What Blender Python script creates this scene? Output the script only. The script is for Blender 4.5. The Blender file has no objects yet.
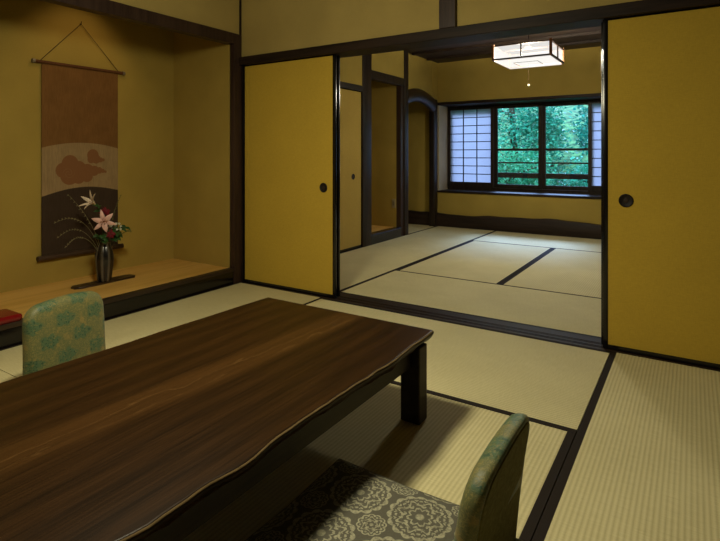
import bpy, bmesh, math, random
from mathutils import Vector, Matrix, noise
random.seed(7)
C = bpy.context.scene.collection
PI = math.pi

# ------------------------------------------------------------------ node maths
class X:
    """a socket with arithmetic, so materials can be written as formulas"""
    def __init__(s, nt, sock): s.nt, s.s = nt, sock
    def _m(s, op, *a, clamp=False):
        n = s.nt.nodes.new('ShaderNodeMath'); n.operation = op; n.use_clamp = clamp
        for i, v in enumerate((s,) + a):
            if isinstance(v, X): s.nt.links.new(v.s, n.inputs[i])
            else: n.inputs[i].default_value = v
        return X(s.nt, n.outputs[0])
    def __add__(s, o): return s._m('ADD', o)
    __radd__ = __add__
    def __sub__(s, o): return s._m('SUBTRACT', o)
    def __rsub__(s, o): return (s * -1.0) + o
    def __mul__(s, o): return s._m('MULTIPLY', o)
    __rmul__ = __mul__
    def __truediv__(s, o): return s._m('DIVIDE', o)
    def sin(s): return s._m('SINE')
    def cos(s): return s._m('COSINE')
    def abs(s): return s._m('ABSOLUTE')
    def sqrt(s): return s._m('SQRT')
    def floor(s): return s._m('FLOOR')
    def fract(s): return s._m('FRACT')
    def pow(s, p): return s._m('POWER', p)
    def max(s, o): return s._m('MAXIMUM', o)
    def min(s, o): return s._m('MINIMUM', o)
    def atan2(s, o): return s._m('ARCTAN2', o)
    def mod(s, o): return s._m('FLOORED_MODULO', o)
    def step(s, a, b):                                  # smooth 0..1 from a to b
        n = s.nt.nodes.new('ShaderNodeMapRange'); n.interpolation_type = 'SMOOTHSTEP'
        s.nt.links.new(s.s, n.inputs[0]); n.inputs[1].default_value = a; n.inputs[2].default_value = b
        return X(s.nt, n.outputs[0])

class Mat:
    def __init__(s, name, rough=.6, spec=.4):
        s.m = bpy.data.materials.new(name); s.m.use_nodes = True; s.nt = s.m.node_tree
        s.b = s.nt.nodes['Principled BSDF']; s.out = s.nt.nodes['Material Output']
        s.b.inputs['Roughness'].default_value = rough
        s.b.inputs['Specular IOR Level'].default_value = spec
        s._c = None
    def xyz(s):
        if s._c is None:
            t = s.nt.nodes.new('ShaderNodeTexCoord'); q = s.nt.nodes.new('ShaderNodeSeparateXYZ')
            s.nt.links.new(t.outputs['Object'], q.inputs[0]); s.tc = t
            s._c = [X(s.nt, q.outputs[i]) for i in range(3)]
        return s._c
    def vec(s, x, y, z=0.0):
        n = s.nt.nodes.new('ShaderNodeCombineXYZ')
        for i, v in enumerate((x, y, z)):
            if isinstance(v, X): s.nt.links.new(v.s, n.inputs[i])
            else: n.inputs[i].default_value = v
        return X(s.nt, n.outputs[0])
    def noise(s, v, scale=5, detail=3, rough=.5, dist=0):
        n = s.nt.nodes.new('ShaderNodeTexNoise'); s.nt.links.new(v.s, n.inputs['Vector'])
        n.inputs['Scale'].default_value = scale; n.inputs['Detail'].default_value = detail
        n.inputs['Roughness'].default_value = rough; n.inputs['Distortion'].default_value = dist
        return X(s.nt, n.outputs[0])
    def mix(s, f, a, b):
        n = s.nt.nodes.new('ShaderNodeMix'); n.data_type = 'RGBA'; n.clamp_factor = True
        for idx, v in ((0, f), (6, a), (7, b)):
            if isinstance(v, X): s.nt.links.new(v.s, n.inputs[idx])
            elif idx == 0: n.inputs[0].default_value = v
            else: n.inputs[idx].default_value = (*v, 1)
        return X(s.nt, n.outputs[2])
    def col(s, c):
        if isinstance(c, X): s.nt.links.new(c.s, s.b.inputs['Base Color'])
        else: s.b.inputs['Base Color'].default_value = (*c, 1)
        return s
    def bump(s, h, strength=.3, dist=.002):
        n = s.nt.nodes.new('ShaderNodeBump'); n.inputs['Strength'].default_value = strength
        n.inputs['Distance'].default_value = dist
        s.nt.links.new(h.s, n.inputs['Height']); s.nt.links.new(n.outputs[0], s.b.inputs['Normal'])
        return s
    def rough(s, r): s.nt.links.new(r.s, s.b.inputs['Roughness']); return s

def plain(name, c, rough=.6, spec=.4, var=.12, scale=9):
    m = Mat(name, rough, spec); x, y, z = m.xyz()
    n = m.noise(m.vec(x, y, z), scale, 4)
    m.col(m.mix(n, tuple(v * (1 - var) for v in c), tuple(v * (1 + var) for v in c)))
    return m.m

def wood(name, c1, c2, axis=1, rough=.4, spec=.5, sc=30, coat=0):
    """grain that runs along one axis"""
    m = Mat(name, rough, spec); p = m.xyz()
    k = [1., 1., 1.]; k[axis] = .06
    v = m.vec(p[0] * k[0], p[1] * k[1], p[2] * k[2])
    n = m.noise(v, sc, 5, .6, .4); n2 = m.noise(v, sc * 4.5, 3, .6)
    f = (n * .7 + n2 * .3).step(.35, .65)
    m.col(m.mix(f, c1, c2)); m.bump(n2, .15, .001)
    m.b.inputs['Coat Weight'].default_value = coat; m.b.inputs['Coat Roughness'].default_value = .15
    return m.m

def plaster(name, c, weave=0.0):
    m = Mat(name, .9, .15); x, y, z = m.xyz()
    v = m.vec(x, y, z)
    n = m.noise(v, 3, 3); g = m.noise(v, 420, 2, .7)
    f = n * .5 + g * .5
    if weave:
        w = m.noise(m.vec(x * .12, y * .12, z), 330, 2) + m.noise(m.vec(x, y, z * .12), 330, 2)
        f = f * .4 + w * .3; g = w
    m.col(m.mix(f.step(.25, .75), tuple(a * .86 for a in c), tuple(a * 1.12 for a in c)))
    m.bump(g, .25, .0015)
    return m.m

M = {}
M['plaster'] = plaster('yellow_plaster', (.41, .287, .062))
M['kokabe'] = plaster('pale_yellow_plaster', (.46, .34, .11))
M['paper'] = plaster('yellow_door_paper', (.54, .358, .045), 1)
M['paperback'] = plaster('brown_closet_paper', (.46, .31, .07), 1)
M['sandwall'] = plaster('grey_plaster', (.42, .34, .22))
M['dark'] = wood('dark_stained_wood', (.012, .008, .006), (.035, .021, .013), 2, .45, .28, 24)
M['darkx'] = wood('dark_stained_lintel', (.013, .0075, .005), (.032, .018, .0105), 0, .55, .2, 24)
M['darky'] = wood('dark_stained_beam', (.016, .01, .007), (.045, .025, .014), 1, .42, .4, 24)
M['post'] = wood('reddish_dark_post', (.028, .014, .01), (.055, .03, .02), 2, .45, .35, 24)
M['lacquer'] = plain('black_lacquer', (.007, .0055, .005), .2, .5)
M['ceil'] = wood('dark_ceiling_boards', (.02, .012, .008), (.05, .03, .02), 0, .55, .3, 18)
M['tokofloor'] = wood('pale_alcove_board', (.62, .35, .075), (.76, .46, .13), 1, .42, .4, 14)
M['heri'] = plain('dark_cloth_border', (.018, .012, .008), .85, .2, .25, 300)
M['sub'] = plain('floor_base', (.05, .04, .03), .9)
M['brass'] = plain('aged_brass', (.03, .018, .011), .6, .3)
M['rim'] = plain('dark_metal_rim', (.012, .008, .006), .6, .3)

def tatami(name, ax):
    m = Mat(name, .75, .25); p = m.xyz(); u, v = (p[0], p[1]) if ax == 1 else (p[1], p[0])   # v runs along the mat
    w = (u * (2 * PI / .0155)).sin() * .5 + .5
    rush = m.noise(m.vec(u * .04, v, 0.0), 420, 2, .6)
    patch = m.noise(m.vec(u, v, 0.0), 2.2, 3)
    warp = (v * (2 * PI / .011)).sin() * .5 + .5
    f = rush * .45 + patch * .35 + w * .2
    c = m.mix(f.step(.25, .72), (.50, .43, .22), (.70, .62, .345))
    m.col(c); m.bump(w.pow(.6) + rush * .25 + warp * .12, .4, .0018)
    return m.m
M['tatY'] = tatami('tatami_ribs_along', 1)
M['tatX'] = tatami('tatami_ribs_across', 0)

# table: dark stained plank with cathedral figure
def table_wood():
    m = Mat('dark_table_wood', .4, .11); x, y, z = m.xyz()
    wob = m.noise(m.vec(x * 2.0, y * .55, 0.0), 1.6, 3)
    u = x + (wob - .5) * .10
    rings = ((u * 70.0) + m.noise(m.vec(x * 3.0, y * .4, z), 5, 3) * 6.0).sin() * .5 + .5
    fine = m.noise(m.vec(x, y * .025, z), 160, 4, .65)
    streak = m.noise(m.vec(u, y * .05, 0.0), 13, 3)
    uc = x - (y * .055 + .01) + (wob - .5) * .05
    band = 1.0 - (uc.abs() / .09).step(.45, 1.0)
    line = (1.0 - ((uc * 60.0 + (m.noise(m.vec(x * 5.0, y * 1.3, 0.0), 4, 3)) * 7.0).sin().abs()).step(.0, .3)) * (1.0 - (uc.abs() / .06).step(.5, 1.0))
    f = (rings * .12 + fine * .75 + streak * .25) - .08
    c = m.mix(f.step(.25, .75), (.011, .0048, .0012), (.036, .0148, .0034))
    c = m.mix(band * (fine * .8 + .1), c, (.07, .030, .0072))
    c = m.mix(line * (fine * .7), c, (.14, .07, .022))
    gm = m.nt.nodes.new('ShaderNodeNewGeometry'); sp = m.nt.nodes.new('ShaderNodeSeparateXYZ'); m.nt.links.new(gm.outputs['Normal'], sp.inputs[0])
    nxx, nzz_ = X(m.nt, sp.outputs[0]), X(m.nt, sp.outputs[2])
    edge_glint = nxx.step(.15, .35) * nzz_.step(.25, .5) * (1.0 - nzz_.step(.72, .86))
    c = m.mix(edge_glint * (m.noise(m.vec(x, y, z), 22, 3) * .7 + .4), c, (.38, .26, .12))        # glint along the rounded edge, painted in as a pale line
    m.col(c); m.bump(fine, .12, .001)
    m.rough(fine * .16 + .3)
    return m.m
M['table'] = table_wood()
M['tabledark'] = wood('dark_table_frame', (.012, .007, .004), (.03, .018, .009), 1, .5, .3, 30)

def brocade():
    m = Mat('green_gold_brocade', .5, .4); x, y, z = m.xyz()
    v = m.vec(x, y, z)
    px, pz = .155, .165
    def lattice(oy, oz):
        u = ((y + oy) / px + (z * .12)).fract() - .5; w = ((z + oz) / pz).fract() - .5
        u, w = u * px, w * pz
        r = ((u / 1.45) * (u / 1.45) + w * w).sqrt(); t = w.atan2(u)
        lob = r / ((t * 5.0).cos() * .16 + 1.0)
        body = 1.0 - lob.step(.026, .036)
        vein = ((lob * 330.0).sin() * (t * 7.0).cos()).step(.1, .6)
        return body, body * vein
    b1, v1 = lattice(0.02, 0.03); b2, v2 = lattice(0.02 + px / 2, 0.03 + pz / 2)
    rag = m.noise(v, 75, 3, .6, 1.0)
    b = b1.max(b2) * rag.step(.36, .5); vv = v1.max(v2)
    sc = ((m.noise(v, 48, 2, .5, 2.0) - .5).abs() * 9.0).step(.0, .5)
    sc2 = ((m.noise(v, 90, 2, .5, 1.5) - .5).abs() * 9.0).step(.0, .4)
    thread = m.noise(m.vec(x, y * .1, z), 500, 2)
    base = m.mix(sc, (.29, .235, .07), (.14, .14, .052))
    base = m.mix(sc2 * .5 + .5, (.10, .115, .04), base)
    base = m.mix(thread * .4, base, (.12, .135, .045))
    gold = m.noise(v, 26, 3).step(.56, .68)
    base = m.mix(gold * .5, base, (.34, .23, .06))
    c = m.mix(b * .75, base, (.052, .125, .064)); c = m.mix(vv * rag.step(.4, .55) * .8, c, (.02, .06, .032))
    m.col(c); m.bump(thread + b * .8 + sc * .6, .35, .001)
    m.b.inputs['Sheen Weight'].default_value = .1
    return m.m
M['brocade'] = brocade()
def backcloth():
    m = Mat('olive_back_cloth', .85, .15); x, y, z = m.xyz()
    n = m.noise(m.vec(x, y, z), 55, 4, .6, 1.2); t = m.noise(m.vec(x, y * .1, z), 500, 2)
    m.col(m.mix((n * .6 + t * .4).step(.3, .7), (.11, .10, .034), (.22, .20, .075))); m.bump(t, .3, .001)
    return m.m
M['backcloth'] = backcloth()

def medallion():
    m = Mat('medallion_cloth', .8, .2); x, y, z = m.xyz()
    P = .186
    def ros(ox, oy, R, n, k):
        u = ((x + ox) / P).fract() - .5; w = ((y + oy) / P).fract() - .5
        u, w = u * P, w * P
        r = (u * u + w * w).sqrt() / R; t = w.atan2(u)
        lob = r / (((t * float(n)).cos().abs()) * .10 + .93)
        inside = 1.0 - lob.step(.97, 1.0)
        rings = (1.0 - ((lob - .93).abs() / .06).step(.6, 1.0))
        rings = rings.max(1.0 - ((lob - .60 - (t * float(n)).cos() * .09).abs() / .05).step(.5, 1.0))
        rings = rings.max(1.0 - ((lob - .34 - (t * float(n) + 1.6).cos() * .05).abs() / .045).step(.5, 1.0))
        pet = ((lob * k).sin() * (t * float(n * 2)).cos()).step(.05, .35) * (1.0 - ((lob - .75).abs() / .16).step(.8, 1.0))
        pet = pet.max(((t * float(n)).sin() * (lob * k * .7).cos()).step(.1, .4) * (1.0 - ((lob - .45).abs() / .12).step(.8, 1.0)))
        core = 1.0 - lob.step(.10, .16)
        return (rings.max(pet).max(core)) * inside
    a = ros(-.0045, -.0405, .088, 8, 38.0); b = ros(-.0045 + P / 2, -.0405 + P / 2, .040, 6, 20.0)
    nz = m.noise(m.vec(x, y, z), 220, 2)
    dots = ((m.noise(m.vec(x, y, 0.0), 75, 1)).step(.62, .68)) * .0
    lace = m.noise(m.vec(x, y, z), 130, 2, .6).step(.38, .6)
    f = a.max(b) * (lace * .45 + .5)
    base = m.mix(nz, (.085, .078, .055), (.13, .12, .088))
    m.col(m.mix(f.max(dots), base, (.40, .375, .25))); m.bump(nz, .3, .001)
    return m.m
M['medal'] = medallion()

# ------------------------------------------------------------------ mesh helpers
def box(bm, x0, x1, y0, y1, z0, z1, bev=0, seg=1):
    r = bmesh.ops.create_cube(bm, size=1)
    for v in r['verts']:
        v.co = Vector(((x0 + x1) / 2 + v.co.x * (x1 - x0), (y0 + y1) / 2 + v.co.y * (y1 - y0), (z0 + z1) / 2 + v.co.z * (z1 - z0)))
    if bev:
        es = list({e for v in r['verts'] for e in v.link_edges})
        bmesh.ops.bevel(bm, geom=es, offset=bev, segments=seg, affect='EDGES', profile=.5)
    return bm
def bx(*a, **k): return box(bmesh.new(), *a, **k)

def loft(bm, rings, close=True, cap=True):
    """rings: lists of points with equal counts"""
    vs = [[bm.verts.new(p) for p in r] for r in rings]
    n = len(vs[0])
    for a, b in zip(vs, vs[1:]):
        for i in range(n if close else n - 1):
            j = (i + 1) % n
            bm.faces.new((a[i], a[j], b[j], b[i]))
    if cap:
        bm.faces.new(list(reversed(vs[0]))); bm.faces.new(vs[-1])
    bmesh.ops.recalc_face_normals(bm, faces=bm.faces)
    return bm

def tube(bm, pts, r, n=8, cap=True):
    pts = [Vector(p) for p in pts]; rings = []
    rs = r if isinstance(r, (list, tuple)) else [r] * len(pts)
    up = Vector((0, 0, 1))
    for i, p in enumerate(pts):
        d = (pts[min(i + 1, len(pts) - 1)] - pts[max(i - 1, 0)]).normalized()
        a = d.cross(up if abs(d.dot(up)) < .95 else Vector((1, 0, 0))).normalized(); b = d.cross(a)
        rings.append([p + (a * math.cos(2 * PI * k / n) + b * math.sin(2 * PI * k / n)) * rs[i] for k in range(n)])
    return loft(bm, rings, cap=cap)

def lathe(bm, prof, n=24, c=(0, 0, 0), mod=None):
    rings = []
    for r, z in prof:
        rings.append([Vector((c[0] + r * (mod(k, n) if mod else 1) * math.cos(2 * PI * k / n), c[1] + r * (mod(k, n) if mod else 1) * math.sin(2 * PI * k / n), c[2] + z)) for k in range(n)])
    return loft(bm, rings)

def obj(name, bm, mat, parent=None, smooth=False, label=None, auto=None):
    """one mesh object; vertices are given in world space and moved under the parent's origin"""
    me = bpy.data.meshes.new(name)
    if parent is not None:
        loc = Vector((0, 0, 0)); p = parent
        while p is not None: loc += p.location; p = p.parent
        bmesh.ops.translate(bm, verts=bm.verts, vec=-loc)
    bm.to_mesh(me); bm.free()
    o = bpy.data.objects.new(name, me); C.objects.link(o)
    me.materials.append(M[mat] if isinstance(mat, str) else mat)
    if smooth:
        for f in me.polygons: f.use_smooth = True
    if auto is not None:
        me.set_sharp_from_angle(angle=math.radians(auto))
    if parent is not None: o.parent = parent
    if label: o['label'] = label
    return o

def tag(o, label, cat, group=None):
    o['label'] = label; o['category'] = cat
    if group: o['group'] = group
    return o
def thing(name, label, cat, loc=(0, 0, 0), group=None):
    o = bpy.data.objects.new(name, None); C.objects.link(o); o.location = loc; o.empty_display_size = .1
    return tag(o, label, cat, group)
def struct(name, bm, mat, parent=None, **k):
    o = obj(name, bm, mat, parent, **k)
    if parent is None: o['kind'] = 'structure'
    return o
def centred(name, bm, mat, label, cat, loc, group=None, **k):
    """a thing that is a single mesh, its origin at loc"""
    bmesh.ops.translate(bm, verts=bm.verts, vec=-Vector(loc))
    o = obj(name, bm, mat, None, **k); o.location = loc
    return tag(o, label, cat, group)

# ------------------------------------------------------------------ camera
cam = bpy.data.cameras.new('camera'); co = bpy.data.objects.new('camera', cam); C.objects.link(co)
co.location = (0, 0, 1.05); co.rotation_euler = (PI / 2, 0, math.radians(32.71))
cam.sensor_width = 36; cam.lens = 518.7 / 720 * 36; cam.shift_y = -(270.5 - 154.5) / 720
cam.clip_start = .02
bpy.context.scene.camera = co

# ------------------------------------------------------------------ shell
XL, XR = -3.14, .56          # side limits of both rooms
YF, YP0, YP1, YB = -.76, 3.05, 3.235, 7.07
ZC = 2.40                    # back room ceiling
ZF = 2.50                    # front room ceiling

struct('floor', bx(-4.1, XR + .1, YF - .1, YB + .4, -.12, -.031), 'sub')
# tatami-covered part of the floor outside the picture
struct('floor_front', bx(XL, XR, YF, .17, -.031, -.002), 'tatY')
struct('floor_side', bx(-.369, XR, .17, 1.17, -.031, -.002), 'tatY')
struct('floor_back', bx(-.365, XR, YP1, YB, -.031, -.002), 'tatX')
struct('floor_nook', bx(-4.0, -3.172, 6.07, YB, -.031, -.001), 'tatX')
struct('ceiling_front', bx(XL - .9, XR + .1, YF - .1, 3.10, ZF, ZF + .06), 'ceil')
bm = bx(-4.1, XR + .1, 3.2, YB + .45, ZC, ZC + .06)
struct('ceiling_back', bm, 'ceil')
bm = bmesh.new()
for k in range(8):
    y = 3.45 + k * .455
    box(bm, XL, XR, y - .018, y + .018, ZC - .03, ZC)
struct('trim_ceiling_battens', bm, 'darkx')
struct('wall_right', bx(XR, XR + .1, YF - .1, YB + .4, -.1, ZF + .05), 'ceil')
struct('wall_front', bx(XL - .9, XR, YF - .1, YF, -.1, ZF + .05), 'ceil')
struct('wall_left', bx(XL - .1, XL, YF, 1.02, -.03, ZF), 'kokabe')

# partition above the sliding doors
struct('wall_over_lintel', bx(XL - .9, XR, 3.075, 3.21, 1.84, ZF), 'kokabe')
struct('trim_lintel', bx(XL, XR, 3.045, 3.235, 1.782, 1.849, bev=.003), 'darkx')
struct('trim_short_post', bx(-1.36, -1.25, 3.045, 3.08, 1.8495, ZF, bev=.002), 'post')
# threshold with running grooves
bm = bmesh.new()
box(bm, XL, XR, YP0, YP1, -.031, -.004)
for a, b in ((3.05, 3.076), (3.086, 3.094), (3.104, 3.128), (3.138, 3.146), (3.156, 3.235)):
    box(bm, XL, XR, a, b, -.004, .001)
struct('trim_threshold', bm, 'darkx')
struct('wall_partition_left', bx(-4.1, -3.17, 3.08, 3.235, -.03, ZC), 'plaster')
struct('trim_jamb', bx(-3.17, -3.13, 3.078, 3.235, 0, 1.782), 'dark')

# ------------------------------------------------------------------ sliding doors (papered, black frames)
def pull(parent, x, y, z, side=-1, axis='y', r=.036):
    """round recessed finger pull: dished brass cup with a raised rim and a small boss"""
    def ring(prof, name, mat, par):
        bm = bmesh.new(); n = 24; rings = []
        for rr, d in prof:
            if axis == 'y': rings.append([Vector((x + rr * math.cos(2 * PI * k / n), y + side * d, z + rr * math.sin(2 * PI * k / n))) for k in range(n)])
            else: rings.append([Vector((x + side * d, y + rr * math.cos(2 * PI * k / n), z + rr * math.sin(2 * PI * k / n))) for k in range(n)])
        loft(bm, rings)
        return obj(name, bm, mat, par, smooth=True, auto=35)
    cup = ring(((r * .97, .0002), (r, .003), (r * .9, .005), (r * .8, .003), (r * .72, .0012), (r * .001, .001)), 'finger_pull', 'rim', parent)
    ring(((r * .34, .0006), (r * .34, .002), (r * .2, .003), (r * .001, .0034)), 'boss', 'brass', cup)

def sliding(name, x0, x1, y0, y1, pulls, st=.025, paper='paper'):
    root = bpy.data.objects.new(name, None); C.objects.link(root); root.location = ((x0 + x1) / 2, (y0 + y1) / 2, 0); root['kind'] = 'structure'
    z0, z1 = .003, 1.781
    obj('paper_panel', bx(x0 + st - .004, x1 - st + .004, y0 + .004, y1 - .004, z0 + .016, z1 - .005), paper, root)
    bm = bmesh.new()
    box(bm, x0, x0 + st, y0, y1, z0, z1, bev=.003, seg=2); box(bm, x1 - st, x1, y0, y1, z0, z1, bev=.003, seg=2)
    box(bm, x0 + st, x1 - st, y0 + .001, y1 - .001, z0, z0 + .022); box(bm, x0 + st, x1 - st, y0 + .001, y1 - .001, z1 - .008, z1)
    obj('frame', bm, 'lacquer', root, smooth=True, auto=40)
    for px in pulls: pull(root, px, y0 + .004, .805)
    return root
sliding('door_1', -3.13, -2.192, 3.079, 3.100, [-2.300])
sliding('door_2', -.412, .55, 3.079, 3.100, [-.300])
sliding('door_3', -3.13, -2.198, 3.131, 3.152, [])
sliding('door_4', -.428, .54, 3.131, 3.152, [])

# ------------------------------------------------------------------ picture alcove on the left
TB, TY0, TY1, TZ = -3.88, 1.02, 2.98, .127
struct('wall_alcove_back', bx(TB - .1, TB, TY0 - .1, TY1 + .1, 0, ZF), 'plaster')
struct('wall_alcove_side', bx(TB, -3.186, TY1, TY1 + .09, 0, ZF), 'plaster')
struct('wall_alcove_end', bx(TB, XL - .1, TY0 - .1, TY0, 0, ZF), 'plaster')
struct('floor_alcove', bx(TB, -3.163, TY0, TY1, .06, TZ), 'tokofloor')
bm = bx(-3.165, -3.14, TY0, 2.989, 0, TZ - .001, bev=.003)
struct('trim_alcove_edge', bx(-3.19, -3.14, TY0, 2.989, -.03, .1255, bev=.006, seg=2), 'lacquer', smooth=True, auto=40)
struct('trim_alcove_edge_cap', bx(-3.185, -3.136, TY0, 2.989, .1, .1275, bev=.002), 'darky')
struct('trim_alcove_post', bx(-3.185, -3.135, 2.99, 3.076, -.03, 2.036, bev=.004, seg=2), 'post', smooth=True, auto=40)
struct('trim_alcove_corner_strip', bx(-3.18, -3.137, 3.056, 3.0745, 2.036, ZF), 'dark')
struct('trim_alcove_lintel', bx(-3.21, -3.135, TY0, 2.989, 1.948, 2.036, bev=.002), 'post')
struct('wall_over_alcove', bx(-3.2, -3.145, TY0, 3.056, 2.036, ZF), 'kokabe')
struct('ceiling_alcove', bx(TB, -3.2, TY0, TY1, 2.46, 2.5), 'ceil')

# ------------------------------------------------------------------ back room, left side: closet, recess, nook
struct('wall_closet_upper', bx(-3.25, -3.15, YP1, 4.948, 1.825, ZC), 'plaster')
struct('trim_closet_lintel', bx(-3.25, -3.14, YP1, 4.948, 1.765, 1.825), 'darky')
struct('trim_closet_sill', bx(-3.25, -3.172, YP1, 4.948, -.03, .012), 'lacquer')
root = bpy.data.objects.new('door_5', None); C.objects.link(root); root.location = (-3.165, 4.45, .012); root['kind'] = 'structure'
obj('paper_panel', bx(-3.175, -3.157, 4.03, 4.936, .03, 1.755), 'paperback', root)
bm = bmesh.new()
box(bm, -3.176, -3.156, 4.015, 4.03, .012, 1.765); box(bm, -3.176, -3.156, 4.936, 4.948, .012, 1.765)
box(bm, -3.176, -3.156, 4.03, 4.936, .012, .032); box(bm, -3.176, -3.156, 4.03, 4.936, 1.752, 1.765)
obj('frame', bm, 'lacquer', root)
pull(root, -3.157, 4.775, .805, 1, 'x', .033)
root = bpy.data.objects.new('door_6', None); C.objects.link(root); root.location = (-3.205, 3.6, .012); root['kind'] = 'structure'
obj('paper_panel', bx(-3.215, -3.197, YP1 + .01, 4.07, .012, 1.765), 'paperback', root)
struct('trim_recess_post', bx(-3.27, -3.14, 4.95, 5.143, -.03, ZC, bev=.008, seg=2), 'dark', smooth=True, auto=40)
struct('trim_nook_post', bx(-3.225, -3.14, 5.962, 6.072, -.03, ZC, bev=.01, seg=3), 'dark', smooth=True, auto=40)
struct('trim_recess_jamb', bx(-3.224, -3.16, 5.888, 5.961, -.03, 1.935), 'post')
struct('trim_recess_sill', bx(-3.25, -3.145, 5.143, 5.888, -.03, .115, bev=.004), 'lacquer')
struct('floor_recess', bx(-3.75, -3.25, 5.1, 5.888, .06, .112), 'tokofloor')
struct('trim_recess_lintel', bx(-3.24, -3.145, 5.143, 5.962, 1.935, 2.035, bev=.004), 'dark')
struct('wall_over_recess', bx(-3.23, -3.155, 5.143, 5.962, 2.035, ZC), 'plaster')
struct('wall_recess_side', bx(-4.1, -3.2251, 5.888, 5.96, 0, ZC), 'plaster')
struct('wall_recess_back', bx(-3.85, -3.75, 4.9, 5.888, 0, ZC), 'plaster')
struct('wall_recess_near', bx(-3.75, -3.271, 4.9, 5.1, 0, ZC), 'plaster')
# nook with bent log lintel
struct('trim_corner_post', bx(-3.262, -3.175, 6.95, 7.07, -.03, 1.86, bev=.012, seg=3), 'dark', smooth=True, auto=40)
bm = bmesh.new(); rings = []
for i in range(15):
    t = i / 14; y = 6.06 + t * .86
    arch = math.sin(PI * min(1, max(0, t * .96 + .06)))
    zt = 1.885 + .075 * arch; zb = 1.66 + .115 * arch ** .8
    zc, h = (zt + zb) / 2, (zt - zb) / 2
    rings.append([Vector((-3.195 + .06 * math.cos(a) * (1.0), y, zc + h * math.sin(a))) for a in [2 * PI * k / 14 for k in range(14)]])
loft(bm, rings)
struct('trim_bent_log_lintel', bm, 'darky', smooth=True, auto=50)
bm = bmesh.new()
top = [(6.072 + .834 * i / 12) for i in range(13)]
pl = [Vector((-3.18, y, 1.83 + .08 * math.sin(PI * (i / 12)))) for i, y in enumerate(top)]
r1 = pl + [Vector((-3.18, 6.906, ZC)), Vector((-3.18, 6.072, ZC))]
r2 = [p + Vector((-.05, 0, 0)) for p in r1]
loft(bm, [r1, r2])
struct('wall_over_nook', bm, 'plaster')
struct('wall_nook_side', bx(-4.1, -4.0, 5.96, YB, -.03, ZC), 'plaster')
struct('wall_corner_fill', bx(-3.23, -3.175, 6.90, YB, 1.86, ZC), 'plaster')

# ------------------------------------------------------------------ window wall
WX0, WX1, WZ0, WZ1, WY = -3.155, -.34, .52, 1.795, 7.40
struct('wall_back_low', bx(-4.1, XR, YB, WY + .12, .10, WZ0 - .028), 'plaster')
struct('wall_back_high', bx(-4.1, XR, YB, WY + .12, WZ1 + .022, ZC + .05), 'plaster')
struct('wall_back_left', bx(-4.1, WX0 - .03, YB, WY + .12, WZ0 - .028, WZ1 + .022), 'plaster')
struct('wall_back_right', bx(WX1, XR, YB, WY + .12, WZ0 - .028, WZ1 + .022), 'plaster')
struct('wall_window_reveal', bx(WX0 - .03, WX0, YB + .002, WY + .1, WZ0, WZ1), 'sandwall')
struct('trim_window_sill', bx(WX0 - .03, WX1, YB - .018, WY + .1, WZ0 - .028, WZ0, bev=.003), 'darkx')
struct('trim_window_head', bx(WX0 - .03, WX1, YB - .012, WY + .1, WZ1 - .02, WZ1 + .022, bev=.003), 'darkx')
# wavy log along the foot of the wall
bm = bmesh.new(); rings = []
for i in range(61):
    x = -4.0 + i * (XR + 4.0) / 60
    zt = .187 + .012 * math.sin(x * 3.1 + .6) + .006 * math.sin(x * 7.3) + .004 * math.sin(x * 15)
    yf = YB - .05 - .006 * math.sin(x * 4.2)
    rings.append([Vector((x, YB + .02, -.03)), Vector((x, yf, -.03)), Vector((x, yf - .008, .06)), Vector((x, yf, zt - .02)), Vector((x, yf + .014, zt)), Vector((x, YB + .02, zt + .004))])
loft(bm, rings)
struct('baseboard_back', bm, wood('dark_log_base', (.014, .008, .005), (.036, .02, .012), 0, .55, .25, 16), smooth=True, auto=45)

# glazing
def glass():
    m = Mat('window_glass'); nt = m.nt; nt.nodes.remove(m.b)
    t = nt.nodes.new('ShaderNodeBsdfTransparent'); t.inputs[0].default_value = (.93, .98, .97, 1)
    g = nt.nodes.new('ShaderNodeBsdfGlossy'); g.inputs['Roughness'].default_value = .02
    lw = nt.nodes.new('ShaderNodeLayerWeight'); lw.inputs[0].default_value = .5
    f = (X(nt, lw.outputs['Facing']).pow(5.0) * .9 + .04)
    k = nt.nodes.new('ShaderNodeMixShader')
    nt.links.new(f.s, k.inputs[0]); nt.links.new(t.outputs[0], k.inputs[1]); nt.links.new(g.outputs[0], k.inputs[2])
    nt.links.new(k.outputs[0], m.out.inputs[0]); return m.m
M['glass'] = glass()
def paper_translucent(name, c):
    m = Mat(name); nt = m.nt; nt.nodes.remove(m.b)
    x, y, z = m.xyz(); n = m.noise(m.vec(x, y, z), 90, 4, .65)
    cc = m.mix(n, tuple(v * .93 for v in c), c)
    t = nt.nodes.new('ShaderNodeBsdfTranslucent'); d = nt.nodes.new('ShaderNodeBsdfDiffuse')
    for q in (t, d): nt.links.new(cc.s, q.inputs[0])
    k = nt.nodes.new('ShaderNodeMixShader'); k.inputs[0].default_value = .15
    nt.links.new(t.outputs[0], k.inputs[1]); nt.links.new(d.outputs[0], k.inputs[2])
    nt.links.new(k.outputs[0], m.out.inputs[0]); return m.m
M['shoji'] = paper_translucent('shoji_paper', (.40, .365, .40))

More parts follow.
